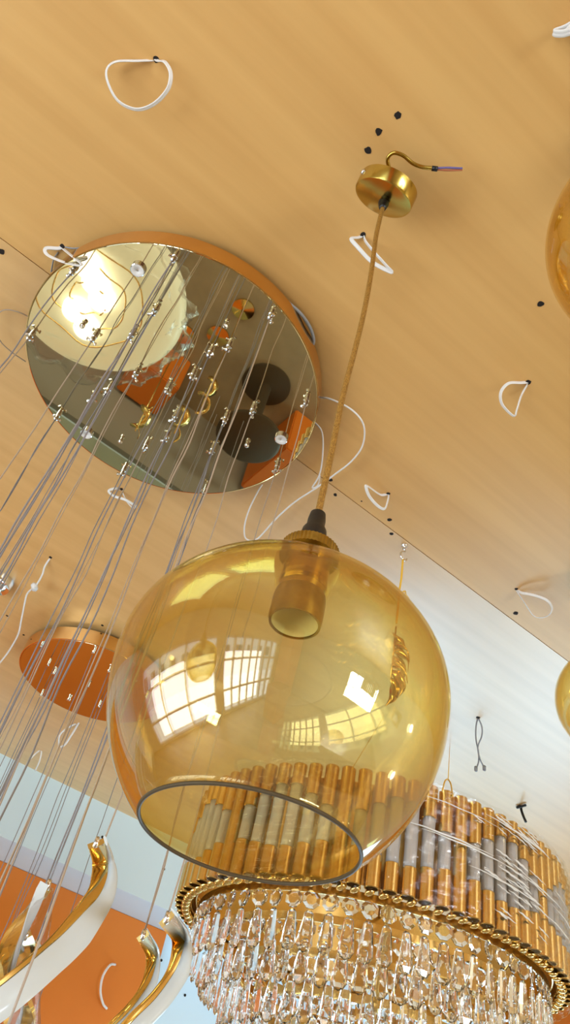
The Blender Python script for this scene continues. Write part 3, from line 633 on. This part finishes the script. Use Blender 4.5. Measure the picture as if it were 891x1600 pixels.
for i, (ti, p, ln, rz) in enumerate(drops):
    if ti not in protos: protos[ti] = None
    if i < 100:
        if protos[ti] is None: protos[ti] = link('crystal_drop', drop_bm(ln, .042, ti), M['crystal'], ch, smooth=False); o = protos[ti]
        else: o = protos[ti].copy(); COL.objects.link(o); o.parent = ch
        o.location = p; o.rotation_euler = (rnd.uniform(-.04, .04), rnd.uniform(-.04, .04), rz)
    else:
        b = drop_bm(ln, .042, ti); Mx = Matrix.Translation(p) @ Matrix.Rotation(rz, 4, 'Z'); b.transform(Mx)
        me = bpy.data.meshes.new('tmp'); b.to_mesh(me); b.free(); rest.from_mesh(me); bpy.data.meshes.remove(me)
o = link('crystal_drops', rest, M['crystal'], ch, smooth=False); o['kind'] = 'stuff'
# stretch film round the tube drum
bm = BM(); nz = 40; nn = 240; rings = []
a0, a1 = PI * 1.02, PI * 2.12
for iz in range(nz + 1):
    z = -.02 + (TH + .03) * iz / nz; row = []
    for i in range(nn + 1):
        a = a0 + (a1 - a0) * i / nn; off = .024 + .003 * math.sin(a * 60 + iz * .4) * math.sin(iz * 1.1 + a * 5) + .004 * math.sin(iz * 2.3 + a * 3)
        row.append(bm.verts.new((( EA + off) * math.cos(a), (EB + off) * math.sin(a), z)))
    rings.append(row)
for A, B in zip(rings, rings[1:]):
    for i in range(nn): bm.faces.new((A[i], A[i + 1], B[i + 1], B[i]))
link('stretch_film', bm, M['wrap'], ch)
# white strands along folds of the film, painting its glare at the front right
rf = random.Random(11)
for k in range(64):
    a = math.radians(rf.uniform(262, 279)) if k % 4 else math.radians(rf.uniform(235, 290)); z = rf.choice((rf.uniform(.08, .20), rf.uniform(.03, .20), rf.uniform(.25, .295))); w_ = rf.uniform(.05, .15) if k % 8 else .45
    P = [Vector(((EA + .027) * math.cos(a + w_ * j / 8), (EB + .027) * math.sin(a + w_ * j / 8), z - .010 * j / 8 + .001 * math.sin(j * 2.1 + k))) for j in range(9)]
    link('fold_glint', sweep(BM(), spline(P, 2), circ(.0009, 6, rf.uniform(.0012, .0032)), ref=Vector((math.cos(a), math.sin(a), 0)), scale=lambda t: .15 + math.sin(PI * t)), M['glint'], ch)
# suspension wires to the ceiling
def top_wire(c, e):                              # from a ceiling point to a point on the drum top, in chandelier axes
    c = (c - CC) / CS; e = (e - CC) / CS
    bm = BM(); tube(bm, [c, e + (c - e) * .12], .0014, 6, 2); k_ = e + (c - e) * .12
    for s_ in (-1, 1): tube(bm, [k_, e + (c - e) * .06 + Vector((.012 * s_, 0, 0)), e + Vector((.020 * s_, 0, -.02))], .0022, 6)
    link('suspension_wire', bm, M['yellow'], ch)
top_wire(atz(703, 1166, CEIL - .001), atz(700, 1229, 2.315))
top_wire(atz(600, 1120, CEIL - .001), Vector((1.10, 1.50, 2.31)))
# ------------------------------------------------------------------ ceiling hook, strap and the small gold ornament
hp = atz(632, 852, CEIL); hk = thing('ceiling_hook', 'small silver ceiling hook near the far seam, holding a yellow strap', 'hook', hp)
link('hook_shank', lathe(BM(), [(.007, 0), (.007, -.003), (.003, -.004), (.003, -.012)], n=14), M['chrome'], hk)
link('hook_bend', tube(BM(), [(0, 0, -.010), (.004, 0, -.018), (-.006, 0, -.026), (-.009, 0, -.036), (-.002, 0, -.045), (.008, 0, -.044), (.012, 0, -.036)], .0022, 8), M['chrome'], hk)
st = thing('yellow_strap', 'yellow packing strap knotted below the silver ceiling hook', 'strap', hp + Vector((0, 0, -.044)))
link('strap_band', tube(BM(), [(0, 0, 0), (.001, 0, -.06), (-.001, 0, -.10), (0, 0, -.15), (0, 0, -.19)], .0025, 6), M['yellow'], st)
for a, dz in ((.4, .012), (-.1, -.004), (.9, .004)): link('knot_end', tube(BM(), [(0, 0, -.105), (.012 * math.cos(a), -.005, -.10 + dz * .5), (.028 * math.cos(a), .02 * math.sin(a), -.10 + dz)], .0018, 6), M['yellow'], st)
orn = thing('gold_ornament', 'small crumpled gold leaf ornament hanging from the yellow strap behind the globe', 'ornament', hp + Vector((0, 0, -.27)))
orn.scale = (.7, .7, .8)
rn = random.Random(5)
for k in range(7):
    a = rn.uniform(0, 6.28); z = -.022 * k; bm = BM()
    P = [Vector((0, 0, z)), Vector((.02 * math.cos(a), .02 * math.sin(a), z - .01)), Vector((.045 * math.cos(a + .4), .045 * math.sin(a + .4), z - .03)), Vector((.05 * math.cos(a + .8), .05 * math.sin(a + .8), z - .055))]
    sweep(bm, spline(P, 6), [(-.011, 0), (0, .002), (.011, 0), (0, -.002)], twist=lambda t: t * 2.2, scale=lambda t: .25 + 1.1 * math.sin(PI * min(1, t + .05))); link('gold_leaf', bm, M['goldb'], orn)
link('stem', tube(BM(), [(0, 0, .034), (0, 0, -.13)], .003, 6, 2), M['goldb'], orn)

# ------------------------------------------------------------------ gold drum lamps behind the viewer, mirrored in the amber globe
tube0 = cache[(0, round(TH, 3))]
def drum(x, y, z, label):
    d = thing('gold_drum_lamp', label, 'chandelier', (x, y, z), 'gold drum lamps mirrored in the globe')
    for k in range(28):
        a = 2 * PI * k / 28; g = tube0.copy(); COL.objects.link(g); g.parent = d; g.location = (.22 * math.cos(a), .22 * math.sin(a), 0); g.scale = (1, 1, 1)
    link('lit_diffuser', lathe(BM(), [(0, .04), (.10, .05), (.13, .09), (.10, .2), (0, .22)], n=32), M['glow'], d)
    link('top_plate', lathe(BM(), [(0, .30), (.24, .30), (.24, .31), (0, .31)], n=48), M['gold'], d, angle=30)
    link('suspension_rod', lathe(BM(), [(.008, .31), (.008, CEIL - z - .001)], n=12), M['gold'], d)
drum(1.25, -2.0, 1.75, 'gold tube drum lamp behind the viewer, the one mirrored nearer the middle of the globe')
drum(2.5, -1.7, 1.70, 'gold tube drum lamp behind the viewer, the one mirrored farther right in the globe')

for y, z, lb in ((-1.55, 2.15, 'upper'), (-.95, .95, 'lower')):
    w = thing('wall_lamp', lb + ' lit white wall lamp behind the viewer at the right, a spark in the globe', 'wall lamp', (XR, y, z))
    link('back_plate', lathe(BM(), [(0, 0), (.06, 0), (.06, .015), (0, .02)], axis=(-1, 0, 0), n=32), M['chrome'], w, angle=40)
    link('lit_diffuser', lathe(BM(), [(0, .02), (.04, .02), (.10, .05), (.12, .10), (.09, .16), (0, .19)], axis=(-1, 0, 0), n=32), M['lamp2'], w)
